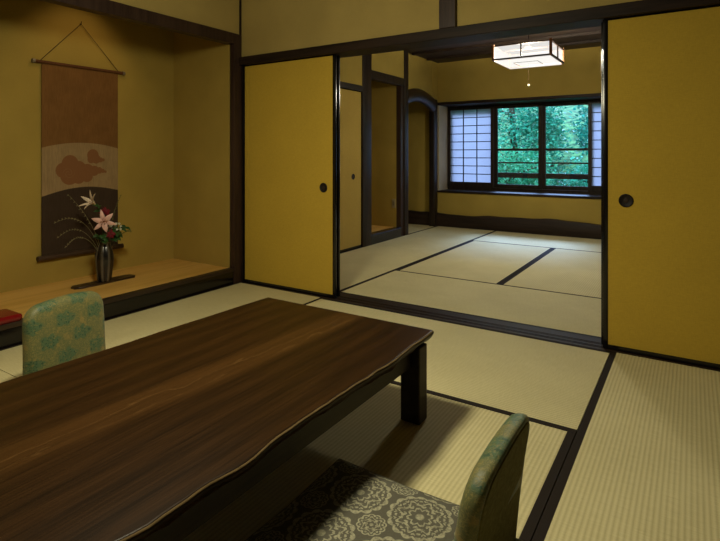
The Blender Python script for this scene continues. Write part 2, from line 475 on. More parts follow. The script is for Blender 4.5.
win = bpy.data.objects.new('window_1', None); C.objects.link(win); win.location = (-1.75, WY + .03, WZ0); win['kind'] = 'structure'
bm = bmesh.new()
box(bm, WX0, WX1, WY - .01, WY + .09, WZ0 + .0, WZ0 + .045); box(bm, WX0, WX1, WY - .01, WY + .09, WZ1 - .05, WZ1 - .02)
box(bm, WX0, WX0 + .03, WY + .0, WY + .09, WZ0, WZ1 - .02); box(bm, WX1 - .03, WX1, WY, WY + .09, WZ0, WZ1 - .02)
obj('outer_frame', bm, 'dark', win)
def sash(x0, x1, y, mull=True):
    z0, z1 = WZ0 + .046, WZ1 - .051; s = .048
    bm = bmesh.new()
    box(bm, x0, x0 + s, y - .015, y + .015, z0, z1); box(bm, x1 - s, x1, y - .015, y + .015, z0, z1)
    box(bm, x0 + s, x1 - s, y - .015, y + .015, z0, z0 + .055); box(bm, x0 + s, x1 - s, y - .015, y + .015, z1 - .028, z1)
    if mull: box(bm, x0 + s, x1 - s, y - .012, y + .012, 1.103, 1.135)
    f = obj('sash', bm, 'dark', win)
    obj('pane', bx(x0 + s - .005, x1 - s + .005, y - .002, y + .002, z0 + .045, z1 - .02), 'glass', f)
sash(WX0 + .03, -2.43, WY + .065, False); sash(-2.44, -1.765, WY + .033); sash(-1.772, -1.118, WY + .065); sash(-1.15, WX1 - .03, WY + .033, False)

def shoji(x0, x1, cols, label):
    y = WY - .012; z0, z1 = WZ0 + .046, WZ1 - .052
    t = thing('shoji_screen', label, 'paper screen', ((x0 + x1) / 2, y, z0), 'paper screens in the window')
    st, bot = .045, .075
    zi0, zi1 = z0 + bot, z1 - .025
    bm = bmesh.new()
    for a, b in ((x0, x0 + st), (x1 - st, x1)): box(bm, a, b, y - .014, y + .012, z0, z1, bev=.002)
    box(bm, x0 + st, x1 - st, y - .014, y + .012, z0, zi0); box(bm, x0 + st, x1 - st, y - .014, y + .012, zi1, z1)
    obj('frame', bm, 'dark', t)
    bm = bmesh.new(); w = (x1 - x0 - 2 * st) / cols; h = (zi1 - zi0) / 9
    for k in range(1, cols): box(bm, x0 + st + k * w - .007, x0 + st + k * w + .007, y - .010, y - .001, zi0, zi1)
    for k in range(1, 9): box(bm, x0 + st, x1 - st, y - .009, y - .001, zi0 + k * h - .006, zi0 + k * h + .006)
    obj('lattice', bm, 'dark', t)
    bm = bmesh.new(); v = [bm.verts.new(p) for p in ((x0 + st - .01, y, zi0 - .01), (x1 - st + .01, y, zi0 - .01), (x1 - st + .01, y, zi1 + .01), (x0 + st - .01, y, zi1 + .01))]
    bm.faces.new(v)
    obj('paper', bm, 'shoji', t)
    return t
shoji(-3.152, -2.435, 3, 'white paper lattice screen three panes wide at the left end of the window')
shoji(-1.165, -.375, 4, 'white paper lattice screen at the right end of the window, mostly behind the door')

# ------------------------------------------------------------------ tatami mats
def mat(x0, x1, y0, y1, along, label, group, borders=(1, 1), bw=.03):
    g = .0015
    t = thing('tatami_mat', label, 'tatami mat', ((x0 + x1) / 2, (y0 + y1) / 2, -.03), group)
    if along == 'y':
        a = x0 + (bw if borders[0] else 0); b = x1 - (bw if borders[1] else 0)
        obj('rush_cover', bx(a, b, y0 + g, y1 - g, -.03, 0), 'tatY', t)
        for on, u, v in ((borders[0], x0 + g, a), (borders[1], b, x1 - g)):
            if on: obj('cloth_border', bx(u, v, y0 + g, y1 - g, -.03, .001), 'heri', t)
    else:
        a = y0 + (bw if borders[0] else 0); b = y1 - (bw if borders[1] else 0)
        obj('rush_cover', bx(x0 + g, x1 - g, a, b, -.03, 0), 'tatX', t)
        for on, u, v in ((borders[0], y0 + g, a), (borders[1], b, y1 - g)):
            if on: obj('cloth_border', bx(x0 + g, x1 - g, u, v, -.03, .001), 'heri', t)
    return t
g1, g2 = 'tatami mats of the front room', 'tatami mats of the back room'
mat(-3.138, -2.278, 1.182, 3.05, 'y', 'tatami mat along the alcove edge, running up to the closed left door', g1, bw=.022)
mat(-3.138, -2.278, .17, 1.182, 'y', 'tatami mat at the left edge of the photo below the red box', g1, bw=.022)
mat(-2.278, -.371, 2.08, 3.05, 'x', 'front room tatami mat lying crosswise just before the threshold', g1)
mat(-.371, XR, 1.17, 3.05, 'y', 'ribbed tatami mat at the right before the yellow sliding door', g1)
mat(-1.325, -.371, .17, 2.08, 'y', 'ribbed tatami mat under the right half of the table and the cushion', g1)
mat(-2.278, -1.325, .17, 2.08, 'y', 'tatami mat under the left half of the low table', g1)
mat(-2.268, -.366, YP1, 4.145, 'x', 'back room tatami mat lying crosswise just behind the threshold', g2, bw=.022)
mat(-3.17, -2.27, YP1, 5.15, 'y', 'back room tatami mat along the closet door', g2)
mat(-3.17, -2.27, 5.15, 7.02, 'y', 'back room tatami mat in the far left corner beside the nook', g2)
mat(-2.268, -1.318, 4.145, 6.06, 'y', 'middle tatami mat of the back room left of the short thick band', g2)
mat(-1.318, -.366, 4.145, 6.06, 'y', 'middle tatami mat of the back room right of the short thick band', g2)
mat(-2.268, -.366, 6.06, 7.02, 'x', 'tatami mat under the window touched by bluish daylight', g2, bw=.022)

# ------------------------------------------------------------------ low table
TX0, TX1, TYN, TYF, TT = -1.772, -.872, .10, 1.915, .345
tb = thing('low_table', 'long low dark wooden table with a wavy natural edge', 'table', ((TX0 + TX1) / 2, (TYN + TYF) / 2, 0))
N = 60
def edge_r(y):
    return TX1 + .013 * noise.noise(Vector((y * 5.2, 3.1, 0))) + .008 * noise.noise(Vector((y * 14, 7.7, 0))) + .004 * math.sin(y * 9)
def edge_l(y):
    return TX0 - .028 * (TYF - y) + .008 * noise.noise(Vector((y * 3.2, 13.1, 0)))
ys = [TYN + (TYF - TYN) * i / N for i in range(N + 1)]
def ring(z, ins, wob=0):
    r = []
    for i, y in enumerate(ys):
        yy = min(max(y, TYN + min(ins, .012)), TYF - min(ins, .012))
        w = wob * (noise.noise(Vector((y * 9, z * 30, 5))) + .5 * noise.noise(Vector((y * 23, 1, 5))))
        r.append(Vector((edge_r(y) - ins - w, yy, z)))
    for i, y in enumerate(reversed(ys)):
        yy = min(max(y, TYN + min(ins, .012)), TYF - min(ins, .012))
        w = wob * noise.noise(Vector((y * 9, z * 30, 9)))
        r.append(Vector((edge_l(y) + ins + w, yy, z)))
    return r
bm = bmesh.new()
loft(bm, [ring(.284, .055, .02), ring(.298, .03, .02), ring(.316, .010, .009), ring(.330, .001), ring(.337, 0), ring(.342, .0018), ring(.3448, .0055), ring(TT, .009)])
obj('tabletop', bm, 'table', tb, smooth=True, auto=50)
LX = ((-.975, -.890), (-1.745, -1.66)); LY = ((1.812, 1.882), (.14, .21))
for a in LX:
    for b in LY: obj('leg', bx(a[0], a[1], b[0], b[1], 0, .300, bev=.006, seg=2), 'tabledark', tb)
for xa, xb in ((-.958, -.928), (-1.71, -1.68)): obj('apron', bx(xa, xb, LY[1][1], LY[0][0], .215, .298, bev=.003), 'tabledark', tb)
for ya, yb in ((1.83, 1.86), (.16, .19)): obj('apron', bx(LX[1][1], LX[0][0], ya, yb, .215, .298, bev=.003), 'tabledark', tb)

# ------------------------------------------------------------------ legless chairs (front towards local +x)
def outline(w, z0, z1, rad, n=10):
    pts = [(-w / 2, z0), (w / 2, z0)]
    tap = .93
    pts = [(-w / 2 * 1.03, z0), (-w / 2 * 1.012, (z0 + z1) / 2)]
    for k in range(n + 1):
        a = PI - (PI / 2) * k / n; pts.append((-w / 2 + rad + rad * math.cos(a), z1 - rad + rad * .8 * math.sin(a) + .2 * rad * math.sin(a) ))
    m = 6
    for k in range(1, m): pts.append((-w / 2 + rad + (w - 2 * rad) * k / m, z1 + .008 * math.sin(PI * k / m)))
    for k in range(n + 1):
        a = PI / 2 - (PI / 2) * k / n; pts.append((w / 2 - rad + rad * math.cos(a), z1 - rad + rad * math.sin(a)))
    pts += [(w / 2 * 1.012, (z0 + z1) / 2), (w / 2 * 1.03, z0)]
    return pts
def chair(loc, rot, label, W=.39, LEAN=.05):
    t = thing('legless_chair', label, 'legless chair', (0, 0, 0), 'green brocade legless chairs')
    H = .386
    ol = outline(W, .012, H, .075)
    cz = .2
    def rg(off, ins):
        r = []
        for y, z in ol:
            k = 1 - ins / (W / 2); kz = 1 - ins / .18
            zz = cz + (z - cz) * kz
            r.append(Vector((off - LEAN * (zz / H) ** 1.6 - .05 * (y / W) ** 2 * 0, y * k, zz)))
        return r
    bm = bmesh.new()
    loft(bm, [rg(.0035, .012), rg(.005, .006), rg(.011, .001), rg(.020, 0), rg(.034, .0015), rg(.045, .007), rg(.052, .018), rg(.056, .04), rg(.058, .09)])
    obj('backrest', bm, 'brocade', t, smooth=True, auto=60)
    bm = bmesh.new()
    loft(bm, [rg(.005, .012), rg(.0005, .014), rg(-.001, .03)])
    obj('back_panel', bm, 'backcloth', t, smooth=True, auto=60, label='plain olive cloth on the rear of the backrest')
    bm = bmesh.new()
    pts = []
    w, d, r = .40, .41, .06
    for cx, cy, a0 in ((.045 + r * .3, -w / 2 + r * .3, PI), (.045 + d - r, -w / 2 + r, 1.5 * PI), (.045 + d - r, w / 2 - r, 0), (.045 + r * .3, w / 2 - r * .3, .5 * PI)):
        rr = r * .3 if cx < .2 else r
        for k in range(7): a = a0 + PI / 2 * k / 6; pts.append((cx + rr * math.cos(a), cy + rr * math.sin(a)))
    mx = .045 + d / 2
    def sr(z, i): return [Vector((mx + (x - mx) * (1 - i / (d / 2)), y * (1 - i / (w / 2)), z)) for x, y in pts]
    loft(bm, [sr(.006, .006), sr(.012, 0), sr(.034, 0), sr(.042, .006), sr(.046, .02), sr(.047, .08)])
    obj('seat', bm, 'brocade', t, smooth=True, auto=60)
    for s in (-1, 1):
        bm = bx(-.026, .10, s * .178 - .013, s * .178 + .013, 0, .026, bev=.008, seg=2)
        obj('rear_foot', bm, 'backcloth', t)
    t.location = loc; t.rotation_euler = (0, 0, rot)
    return t
chair((-2.46, 1.285, .001), math.radians(8), 'green brocade legless chair facing the table from the alcove side', .385, .02)
chair((-.397, 1.205, .001), math.radians(180.5), 'green brocade legless chair seen from behind at the bottom of the photo')

# flat cushion on the nearer chair
cw, cd = .52, .50
cu = thing('floor_cushion', 'square grey cushion with cream medallions on the nearer chair', 'cushion', (-.705, 1.105, .048))
bm = bmesh.new(); n = 28; grid = []
def cz(u, v, top):
    e = min(1 - abs(u), 1 - abs(v)); e = max(0, e)
    k = min(1, e / .35) ; k = (1 - (1 - k) ** 2.2)
    return .048 + .022 + (1 if top else -1) * (.004 + .018 * k)
def cxy(u, v):
    px = u * cd / 2 * (1 - .03 * (1 - v * v) * 0 - .035 * (1 - abs(v)) * abs(u) ** 6); py = v * cw / 2 * (1 - .035 * (1 - abs(u)) * abs(v) ** 6)
    return -.705 + px, 1.105 + py
for top in (True, False):
    g = []
    for i in range(n + 1):
        row = []
        for j in range(n + 1):
            u, v = -1 + 2 * i / n, -1 + 2 * j / n; x, y = cxy(u, v)
            row.append(bm.verts.new((x, y, cz(u, v, top))))
        g.append(row)
    grid.append(g)
    for i in range(n):
        for j in range(n): bm.faces.new((g[i][j], g[i + 1][j], g[i + 1][j + 1], g[i][j + 1]))
A, B = grid
for i in range(n):
    for (p, q, r, s) in ((A[i][0], A[i + 1][0], B[i + 1][0], B[i][0]), (A[i][n], A[i + 1][n], B[i + 1][n], B[i][n]), (A[0][i], A[0][i + 1], B[0][i + 1], B[0][i]), (A[n][i], A[n][i + 1], B[n][i + 1], B[n][i])): bm.faces.new((p, q, r, s))
bmesh.ops.recalc_face_normals(bm, faces=bm.faces)
obj('cushion_cover', bm, 'medal', cu, smooth=True, auto=70)
bm = bmesh.new(); loop = []
for k in range(4):
    for i in range(n):
        f = -1 + 2 * i / n; u, v = ((f, -1), (1, f), (-f, 1), (-1, -f))[k]; x, y = cxy(u, v); loop.append(Vector((x, y, .07)))
loop.append(loop[0]); tube(bm, loop, .0045, 6)
obj('piping', bm, plain('grey_piping', (.09, .083, .06), .8, .2), cu, smooth=True)

# ------------------------------------------------------------------ hanging scroll
SY0, SY1, SX = 1.864, 2.44, TB + .016
sc = thing('hanging_scroll', 'long brown hanging scroll with a cloud motif on the alcove wall', 'scroll', (TB + .012, 2.16, .29))
Z1, Z0 = 1.70, .335
def arc_top(y): t = (y - SY0) / (SY1 - SY0); return 1.098 + .040 * (1 - (2 * t - 1) ** 2)
def arc_bot(y): t = (y - SY0) / (SY1 - SY0); return .735 + .065 * math.sin(PI * (t * .82 + .08)) + .012 * t
def strip(lo, hi, x, n=24):
    bm = bmesh.new(); r1, r2 = [], []
    ysx = [SY0 + (SY1 - SY0) * i / n for i in range(n + 1)]
    front = [Vector((x, y, lo(y))) for y in ysx] + [Vector((x, y, hi(y))) for y in reversed(ysx)]
    back = [p - Vector((.002, 0, 0)) for p in front]
    return loft(bm, [back, front])
def cloth(name, c, sx=300):
    m = Mat(name, .85, .15); x, y, z = m.xyz(); w = m.noise(m.vec(x, y, z * .05), sx, 2) * .6 + m.noise(m.vec(x, y, z), 9, 3) * .4
    m.col(m.mix(w.step(.3, .7), tuple(v * .8 for v in c), tuple(v * 1.15 for v in c))); m.bump(w, .2, .001); return m
obj('upper_cloth', strip(arc_top, lambda y: Z1, SX), cloth('scroll_upper_brown', (.20, .095, .028)).m, sc, label='plain russet brown cloth')
obj('lower_cloth', strip(lambda y: Z0, arc_bot, SX), cloth('scroll_lower_dark', (.055, .035, .022)).m, sc, label='dark brown cloth')
# painted clouds: lobes given as (y, z, radius)
def pic():
    m = cloth('scroll_picture', (.33, .22, .105)); x, y, z = m.xyz()
    y = y + 2.16; z = z + .29
    def union(cs):
        d = None
        for (a, b, r) in cs:
            q = ((y - a) * (y - a) + (z - b) * (z - b)).sqrt() / r
            d = q if d is None else d.min(q)
        return d
    big = union([(2.062, .985, .062), (2.015, .935, .058), (2.060, .895, .070), (2.125, .945, .058), (2.125, .885, .055), (2.19, .925, .055), (2.19, .885, .045), (2.245, .925, .040), (2.285, .927, .026), (2.315, .922, .016), (2.335, .916, .010)])
    small = union([(2.235, 1.045, .046), (2.26, 1.015, .036), (2.222, 1.012, .030), (2.295, 1.008, .020), (2.318, 1.008, .012)])
    mask = 1.0 - (big.min(small)).step(.96, 1.0)
    r = ((y - 2.052) * (y - 2.052) + (z - .912) * (z - .912)).sqrt(); t = (z - .912).atan2(y - 2.052)
    spiral = (1.0 - (((r * 150.0 - t * 1.0)).sin().abs()).step(.1, .3)) * (1.0 - r.step(.035, .05))
    inner = (1.0 - ((big - .8).abs() / .05).step(.5, 1.0)) * .0
    src = m.b.inputs['Base Color'].links[0].from_socket
    base = X(m.nt, src)
    c = m.mix(mask, base, (.235, .105, .042)); c = m.mix(mask * spiral.max(inner) * .45, c, (.32, .19, .09))
    m.col(c); return m.m
obj('picture', strip(arc_bot, arc_top, SX + .0005), pic(), sc, label='beige picture of brown clouds')
woodrod = plain('scroll_rod_wood', (.06, .033, .018), .5, .4)
bm = bmesh.new(); tube(bm, [(TB + .016, SY0 - .052, Z1 + .004), (TB + .016, SY1 + .045, Z1 + .004)], .012, 10)
top = obj('top_rod', bm, cloth('scroll_rod_cloth', (.12, .05, .02)).m, sc, smooth=True, auto=50)
for ya, yb in ((SY0 - .064, SY0 - .046), (SY1 + .038, SY1 + .056)):
    bm = bmesh.new(); tube(bm, [(TB + .017, ya, Z1 + .004), (TB + .017, yb, Z1 + .004)], .0155, 10); obj('rod_end', bm, plain('rod_end_horn', (.20, .16, .11), .35, .5), top, smooth=True, auto=50)
bm = bmesh.new(); tube(bm, [(TB + .02, SY0 - .03, Z0 - .018), (TB + .02, SY1 + .038, Z0 - .018)], .019, 12)
obj('bottom_roller', bm, woodrod, sc, smooth=True, auto=50)
HK = (TB + .012, 2.145, 2.033)
bm = bmesh.new(); tube(bm, [(TB + .014, SY0 - .01, Z1 + .012), (HK[0], HK[1], HK[2] - .002), (TB + .014, SY1 + .005, Z1 + .012)], .0022, 6)
obj('hanging_cord', bm, plain('scroll_cord', (.07, .045, .02), .7, .3), sc, smooth=True)
bm = bmesh.new(); tube(bm, [(TB, HK[1], HK[2] - .004), (TB + .016, HK[1], HK[2] - .004), (TB + .018, HK[1], HK[2] + .014)], .0042, 8)
centred('wall_hook', bm, 'rim', 'small dark metal hook carrying the cord of the scroll', 'hook', (TB, HK[1], HK[2]), smooth=True, auto=50)

# ------------------------------------------------------------------ vase, board, flowers
bd = Vector((-3.575, 2.155, TZ))
bm = bmesh.new(); pts = []
for s, (hw, x0, x1) in enumerate(((.228, -.048, .048),)):
    pts = [(-hw, -.02), (-hw + .03, -.046), (-.05, -.05), (.08, -.046), (hw - .02, -.05), (hw, -.025), (hw - .005, .03), (hw - .04, .046), (.03, .05), (-.1, .046), (-hw + .02, .048), (-hw - .004, .02)]
rot = Matrix.Rotation(math.radians(0), 3, 'Z')
def brg(z, k): return [bd + Vector((-q * k, p * k, z)) for p, q in pts]
loft(bm, [brg(0, .99), brg(.004, 1), brg(.010, 1), brg(.013, .985)])
centred('display_board', bm, wood('dark_display_board', (.02, .011, .007), (.05, .028, .016), 1, .35, .45, 20), 'thin dark wooden board lying under the flower vase', 'board', bd, smooth=True, auto=50)
VB = bd + Vector((.008, -.008, .0135))
va = thing('flower_vase', 'tall dark brown fluted vase standing in the alcove', 'vase', VB)
prof = [(.040, 0), (.046, .006), (.050, .04), (.058, .10), (.062, .15), (.0605, .19), (.053, .225), (.043, .25), (.037, .265), (.040, .278), (.043, .283), (.0385, .284), (.034, .27), (.038, .2), (.036, .1), (.001, .09)]
def fl(k, n): return 1 + .035 * math.cos(8 * 2 * PI * k / n)
vm = Mat('dark_vase_glaze', .22, .55); x, y, z = vm.xyz()
th = y.atan2(x)
f = ((th * 8.0).cos() * .5 + .5).step(.45, .95) * (vm.noise(vm.vec(x, y, z * .3), 30, 3))
vm.col(vm.mix(f, (.012, .010, .009), (.17, .14, .10)))
bm = bmesh.new(); lathe(bm, prof, 64, VB, fl); obj('vase_body', bm, vm.m, va, smooth=True, auto=60)

VT = VB + Vector((0, 0, .28))
def at(y, z, x=None):                                   # a point near the vase in the alcove
    return Vector((VB.x if x is None else x, y, z))
M['stem'] = plain('flower_stem', (.03, .06, .015), .6, .3)
M['leafg'] = plain('flower_leaf', (.03, .085, .018), .45, .4, .4, 30)
M['petalp'] = plain('pink_lily_petal', (.85, .52, .45), .5, .3, .15, 40)
M['petalw'] = plain('pale_lily_petal', (.78, .62, .45), .5, .3, .15, 40)
M['white'] = plain('white_petal', (.6, .58, .45), .5, .3)
M['red'] = plain('dark_red_petal', (.17, .012, .02), .55, .3, .3, 60)
M['stamen'] = plain('stamen', (.25, .09, .02), .6, .3)
M['grass'] = plain('dry_grass', (.22, .19, .09), .7, .2)
M['grassg'] = plain('green_grass', (.09, .11, .03), .7, .2)
def bez(a, b, c, n=14): return [a * (1 - t) ** 2 + b * 2 * t * (1 - t) + c * t * t for t in [i / n for i in range(n + 1)]]
def leaf(bm, base, tip, width, normal, n=7, curl=.0):
    d = tip - base; L = d.length; side = d.cross(normal).normalized(); nn = side.cross(d).normalized()
    L1, R1, M1 = [], [], []
    for i in range(n + 1):
        t = i / n; w = width * math.sin(PI * min(1, t * .93 + .05)) ** .8 * (1 - .25 * t)
        if i == n: w = .0004
        p = base + d * t + nn * (curl * math.sin(PI * t * .9) - curl * .9 * t * t * 1.3)
        L1.append(p + side * w + nn * w * .35); R1.append(p - side * w + nn * w * .35); M1.append(p)
    vl = [[bm.verts.new(p) for p in q] for q in (L1, M1, R1)]
    vb = [[bm.verts.new(p - nn * .0012) for p in q] for q in (L1, M1, R1)]
    for i in range(n):
        for k in range(2):
            bm.faces.new((vl[k][i], vl[k + 1][i], vl[k + 1][i + 1], vl[k][i + 1])); bm.faces.new((vb[k][i], vb[k][i + 1], vb[k + 1][i + 1], vb[k + 1][i]))
        bm.faces.new((vl[0][i], vl[0][i + 1], vb[0][i + 1], vb[0][i])); bm.faces.new((vl[2][i], vb[2][i], vb[2][i + 1], vl[2][i + 1]))
def stemmed(name, label, cat, top, ctrl, r=.0025, group=None):
    t = thing(name, label, cat, VT + Vector((0, 0, -.19)), group)
    bm = bmesh.new(); tube(bm, bez(VT + Vector((0, 0, -.18)), ctrl, top, 16), r, 6); obj('stem', bm, 'stem', t, smooth=True)
    return t
def lily(label, c, face, R, mat, wid, open_=.35):
    face = face.normalized(); up = Vector((0, 0, 1)); a = face.cross(up).normalized(); b = a.cross(face)
    t = stemmed('lily', label, 'flower', c - face * .03, VT * .4 + c * .6 - face * .05, group='lilies in the vase')
    for k in range(6):
        an = 2 * PI * k / 6 + .3; rad = a * math.cos(an) + b * math.sin(an)
        bm = bmesh.new(); off = -.004 if k % 2 else 0
        leaf(bm, c + face * off, c + rad * R * (1 if k % 2 else .94) + face * (R * open_ + off), R * wid * (1 if k % 2 == 0 else .82), face, 8, R * .16)
        obj('petal', bm, mat, t, smooth=True)
    bm = bmesh.new()
    for k in range(6):
        an = 2 * PI * k / 6 + .1; rad = a * math.cos(an) + b * math.sin(an); e = c + face * R * .5 + rad * R * .22
        tube(bm, [c, c + face * R * .3 + rad * R * .08, e], .0011, 5); bmesh.ops.create_icosphere(bm, subdivisions=1, radius=.0035, matrix=Matrix.Translation(e))
    obj('stamens', bm, 'stamen', t)
    return t
lily('large open pink lily in the middle of the vase', at(2.128, .574, -3.54), Vector((.80, -.55, -.05)), .085, 'petalp', .24, .22)
lily('pale lily turned sideways at the top left of the bouquet', at(2.075, .70, -3.56), Vector((.15, -.75, .42)), .07, 'petalw', .2, 1.2)
# red blossom
c = at(2.158, .478, -3.52)
t = stemmed('red_flower', 'small dark red blossom just above the vase mouth', 'flower', c, VT + Vector((.02, 0, .02)))
for k in range(14):
    bm = bmesh.new(); an = k * 2.4; e = .3 + .05 * k
    d = Vector((.7 + .2 * math.sin(k), math.cos(an) * .9, math.sin(an) * .9 + .2)).normalized(); leaf(bm, c, c + d * (.03 + .001 * k), .013, Vector((1, .2, .1)), 5, .008); obj('petal', bm, 'red', t, smooth=True)
c = at(2.15, .628, -3.58)
t = stemmed('red_flower', 'dull red blossom behind the open pink lily', 'flower', c, VT + Vector((-.02, 0, .1)))
for k in range(14):
    bm = bmesh.new(); an = k * 2.4
    d = Vector((.4 + .2 * math.sin(k), math.cos(an) * .9, math.sin(an) * .7 + .5)).normalized(); leaf(bm, c, c + d * (.035 + .001 * k), .014, Vector((1, .2, .1)), 5, .008); obj('petal', bm, 'red', t, smooth=True)
# white sprig
t = stemmed('white_sprig', 'sprig of small white flowers to the right of the pink lily', 'flower', at(2.225, .535), VT + Vector((0, .02, .1)), .002)
bm = bmesh.new()
for k in range(11):
    c = at(2.185 + .009 * k, .528 + .022 * math.sin(k * 2.1) - .001 * k, VB.x + .025 * math.sin(k * 1.7))
    for q in range(5):
        an = q * 2 * PI / 5 + k; leaf(bm, c, c + Vector((.006, math.cos(an) * .011, math.sin(an) * .011)), .0045, Vector((1, 0, 0)), 3)
obj('blossoms', bm, 'white', t)
# leafy sprigs
def sprig(label, top, ctrl, n, L, wd):
    t = stemmed('leafy_sprig', label, 'leaves', top, ctrl, .002, 'leafy sprigs in the vase')
    pts = bez(VT + Vector((0, 0, -.18)), ctrl, top, 16)
    for k in range(n):
        p = pts[min(16, 9 + int(k * 8 / n))]; an = k * 2.3
        d = (Vector((math.cos(an) * .7, math.sin(an), .45 * math.sin(an * 1.7)))).normalized()
        bm = bmesh.new(); leaf(bm, p, p + d * L * (.7 + .3 * random.random()), wd, Vector((.7, -.2, .8)), 6, .01); obj('leaf', bm, 'leafg', t, smooth=True)
sprig('broad green leaves on the right just above the vase mouth', at(2.225, .47, -3.53), VT + Vector((.02, .03, .06)), 9, .085, .022)
sprig('green leaves on the left of the vase mouth', at(2.08, .47, -3.53), VT + Vector((.02, -.03, .05)), 7, .075, .018)
sprig('thin leafy twig reaching out to the right of the bouquet', at(2.315, .50), VT + Vector((0, .08, .12)), 8, .06, .014)
sprig('upright dark leaves behind the two lilies', at(2.13, .68, -3.60), VT + Vector((-.02, 0, .15)), 9, .075, .015)
# arching grass
for i, (e, cc, rr, lab) in enumerate((
        ((1.885, .775), (2.09, .56), .0020, 'topmost grass stem arching left over the dark lower scroll'),
        ((1.80, .60), (2.02, .70), .0016, 'second grass stem from the top, arching left beyond the scroll edge'),
        ((1.82, .50), (2.0, .64), .0016, 'grass stem drooping left below the middle of the dark cloth'),
        ((1.87, .43), (2.0, .58), .0018, 'lowest grass stem drooping far left above the board'),
        ((2.255, .745), (2.19, .60), .0014, 'thin grass stem rising to the right above the red blossom'),
        ((2.34, .47), (2.27, .52), .0014, 'thin grass stem bending down at the right of the bouquet'))):
    top_, ct = at(e[0], e[1], VB.x + .02), at(cc[0], cc[1], VB.x + .01)
    g = thing('grass_stem', lab, 'grass stem', VT + Vector((0, 0, -.19)), 'arching grass stems in the vase')
    pts = bez(VT + Vector((0, 0, -.15)), ct, top_, 18)
    bm = bmesh.new(); tube(bm, pts, [rr * (1 - .6 * k / 18) for k in range(19)], 5); obj('stalk', bm, 'grass', g, smooth=True)
    bm = bmesh.new()
    for k in range(10, 19):
        for s in (-1, 1): leaf(bm, pts[k], pts[k] + Vector((s * .004, (-.012 if e[0] < 2.1 else .012), .006 * s + .002)), .0022, Vector((1, 0, 0)), 3)
    obj('seed_head', bm, 'grass' if i < 4 else 'grassg', g)

# red lacquer box
rb = thing('lacquer_box', 'glossy red lacquer box at the left edge of the photo on the alcove floor', 'box', (-3.24, 1.24, TZ))
bm = bmesh.new()
def rr(z, i): 
    r = []
    for cx, cy, a0 in ((-3.32, 1.085, PI), (-3.165, 1.085, 1.5 * PI), (-3.165, 1.40, 0), (-3.32, 1.40, .5 * PI)):
        for k in range(5):
            a = a0 + PI / 2 * k / 4; r.append(Vector((cx + (.022 - i) * math.cos(a), cy + (.022 - i) * math.sin(a), z)))
    return r
loft(bm, [rr(TZ + .0006, .004), rr(TZ + .003, .0022), rr(TZ + .012, .002)])
obj('box_body', bm, plain('dark_red_lacquer', (.14, .004, .006), .2, .5, .05), rb, smooth=True, auto=60)
bm = bmesh.new()
loft(bm, [rr(TZ + .0121, .002), rr(TZ + .0125, .0), rr(TZ + .024, .0), rr(TZ + .031, .002), rr(TZ + .035, .008), rr(TZ + .037, .018)])
obj('lid', bm, plain('red_lacquer', (.20, .006, .008), .18, .55, .05), rb, smooth=True, auto=60, label='glossy dark red lid')

# ------------------------------------------------------------------ outlet in the recess
ol_ = thing('wall_outlet', 'small pale power outlet low on the recess wall in the back room', 'outlet', (-3.255, 5.888, .42))
obj('plate', bx(-3.285, -3.232, 5.880, 5.888, .36, .475, bev=.002), plain('outlet_plate', (.36, .29, .15), .5, .3), ol_)
obj('socket', bx(-3.272, -3.245, 5.877, 5.8805, .39, .445), plain('outlet_socket', (.22, .18, .1), .5, .3), ol_)

# ------------------------------------------------------------------ pendant lamp of the back room
lx0, lx1, ly0, ly1, lz0, lz1 = -1.63, -1.075, 4.88, 5.43, 1.952, 2.092
lc = ((lx0 + lx1) / 2, (ly0 + ly1) / 2)
lp = thing('pendant_lamp', 'lit square paper lamp with a wooden frame hanging in the back room', 'lamp', (lc[0], lc[1], lz1))
M['lampwood'] = wood('lamp_frame_wood', (.24, .10, .035), (.36, .17, .06), 2, .5, .4, 30)
M['lampdark'] = wood('lamp_dark_wood', (.06, .03, .015), (.11, .055, .028), 0, .5, .4, 30)
def glow(name, c, s):                                    # lit paper: glows, and lets part of the bulb's light straight through
    m = Mat(name); nt = m.nt; nt.nodes.remove(m.b)
    e = nt.nodes.new('ShaderNodeEmission'); e.inputs[0].default_value = (*c, 1); e.inputs[1].default_value = s
    t = nt.nodes.new('ShaderNodeBsdfTransparent'); k = nt.nodes.new('ShaderNodeMixShader'); k.inputs[0].default_value = .5
    nt.links.new(t.outputs[0], k.inputs[1]); nt.links.new(e.outputs[0], k.inputs[2]); nt.links.new(k.outputs[0], m.out.inputs[0])
    return m.m
M['lampglow'] = glow('lamp_paper_glow', (1.0, .97, .92), 1.05)
w = .022
for a in (lx0, lx1 - w):
    for b in (ly0, ly1 - w): obj('corner_post', bx(a, a + w, b, b + w, lz0, lz1 + .012), 'lampwood', lp)
for z0_, z1_ in ((lz0, lz0 + .014), (lz1 - .010, lz1)):
    for q in ((lx0 + w, lx1 - w, ly0, ly0 + w * .8), (lx0 + w, lx1 - w, ly1 - w * .8, ly1), (lx0, lx0 + w * .8, ly0 + w, ly1 - w), (lx1 - w * .8, lx1, ly0 + w, ly1 - w)):
        obj('rail', bx(*q, z0_, z1_), 'lampdark', lp)
cx, cy = lc
for q in ((cx - .006, cx + .006, ly0, ly0 + .012), (cx - .006, cx + .006, ly1 - .012, ly1), (lx0, lx0 + .012, cy - .006, cy + .006), (lx1 - .012, lx1, cy - .006, cy + .006)):
    obj('mullion', bx(*q, lz0 + .014, lz1 - .01), 'lampdark', lp)
for a in ((lx0 + w, lx1 - w, ly0 + .013, ly0 + .016), (lx0 + w, lx1 - w, ly1 - .016, ly1 - .013), (lx0 + .013, lx0 + .016, ly0 + w, ly1 - w), (lx1 - .016, lx1 - .013, ly0 + w, ly1 - w)):
    obj('paper_side', bx(*a, lz0 + .013, lz1 - .009), 'lampglow', lp)
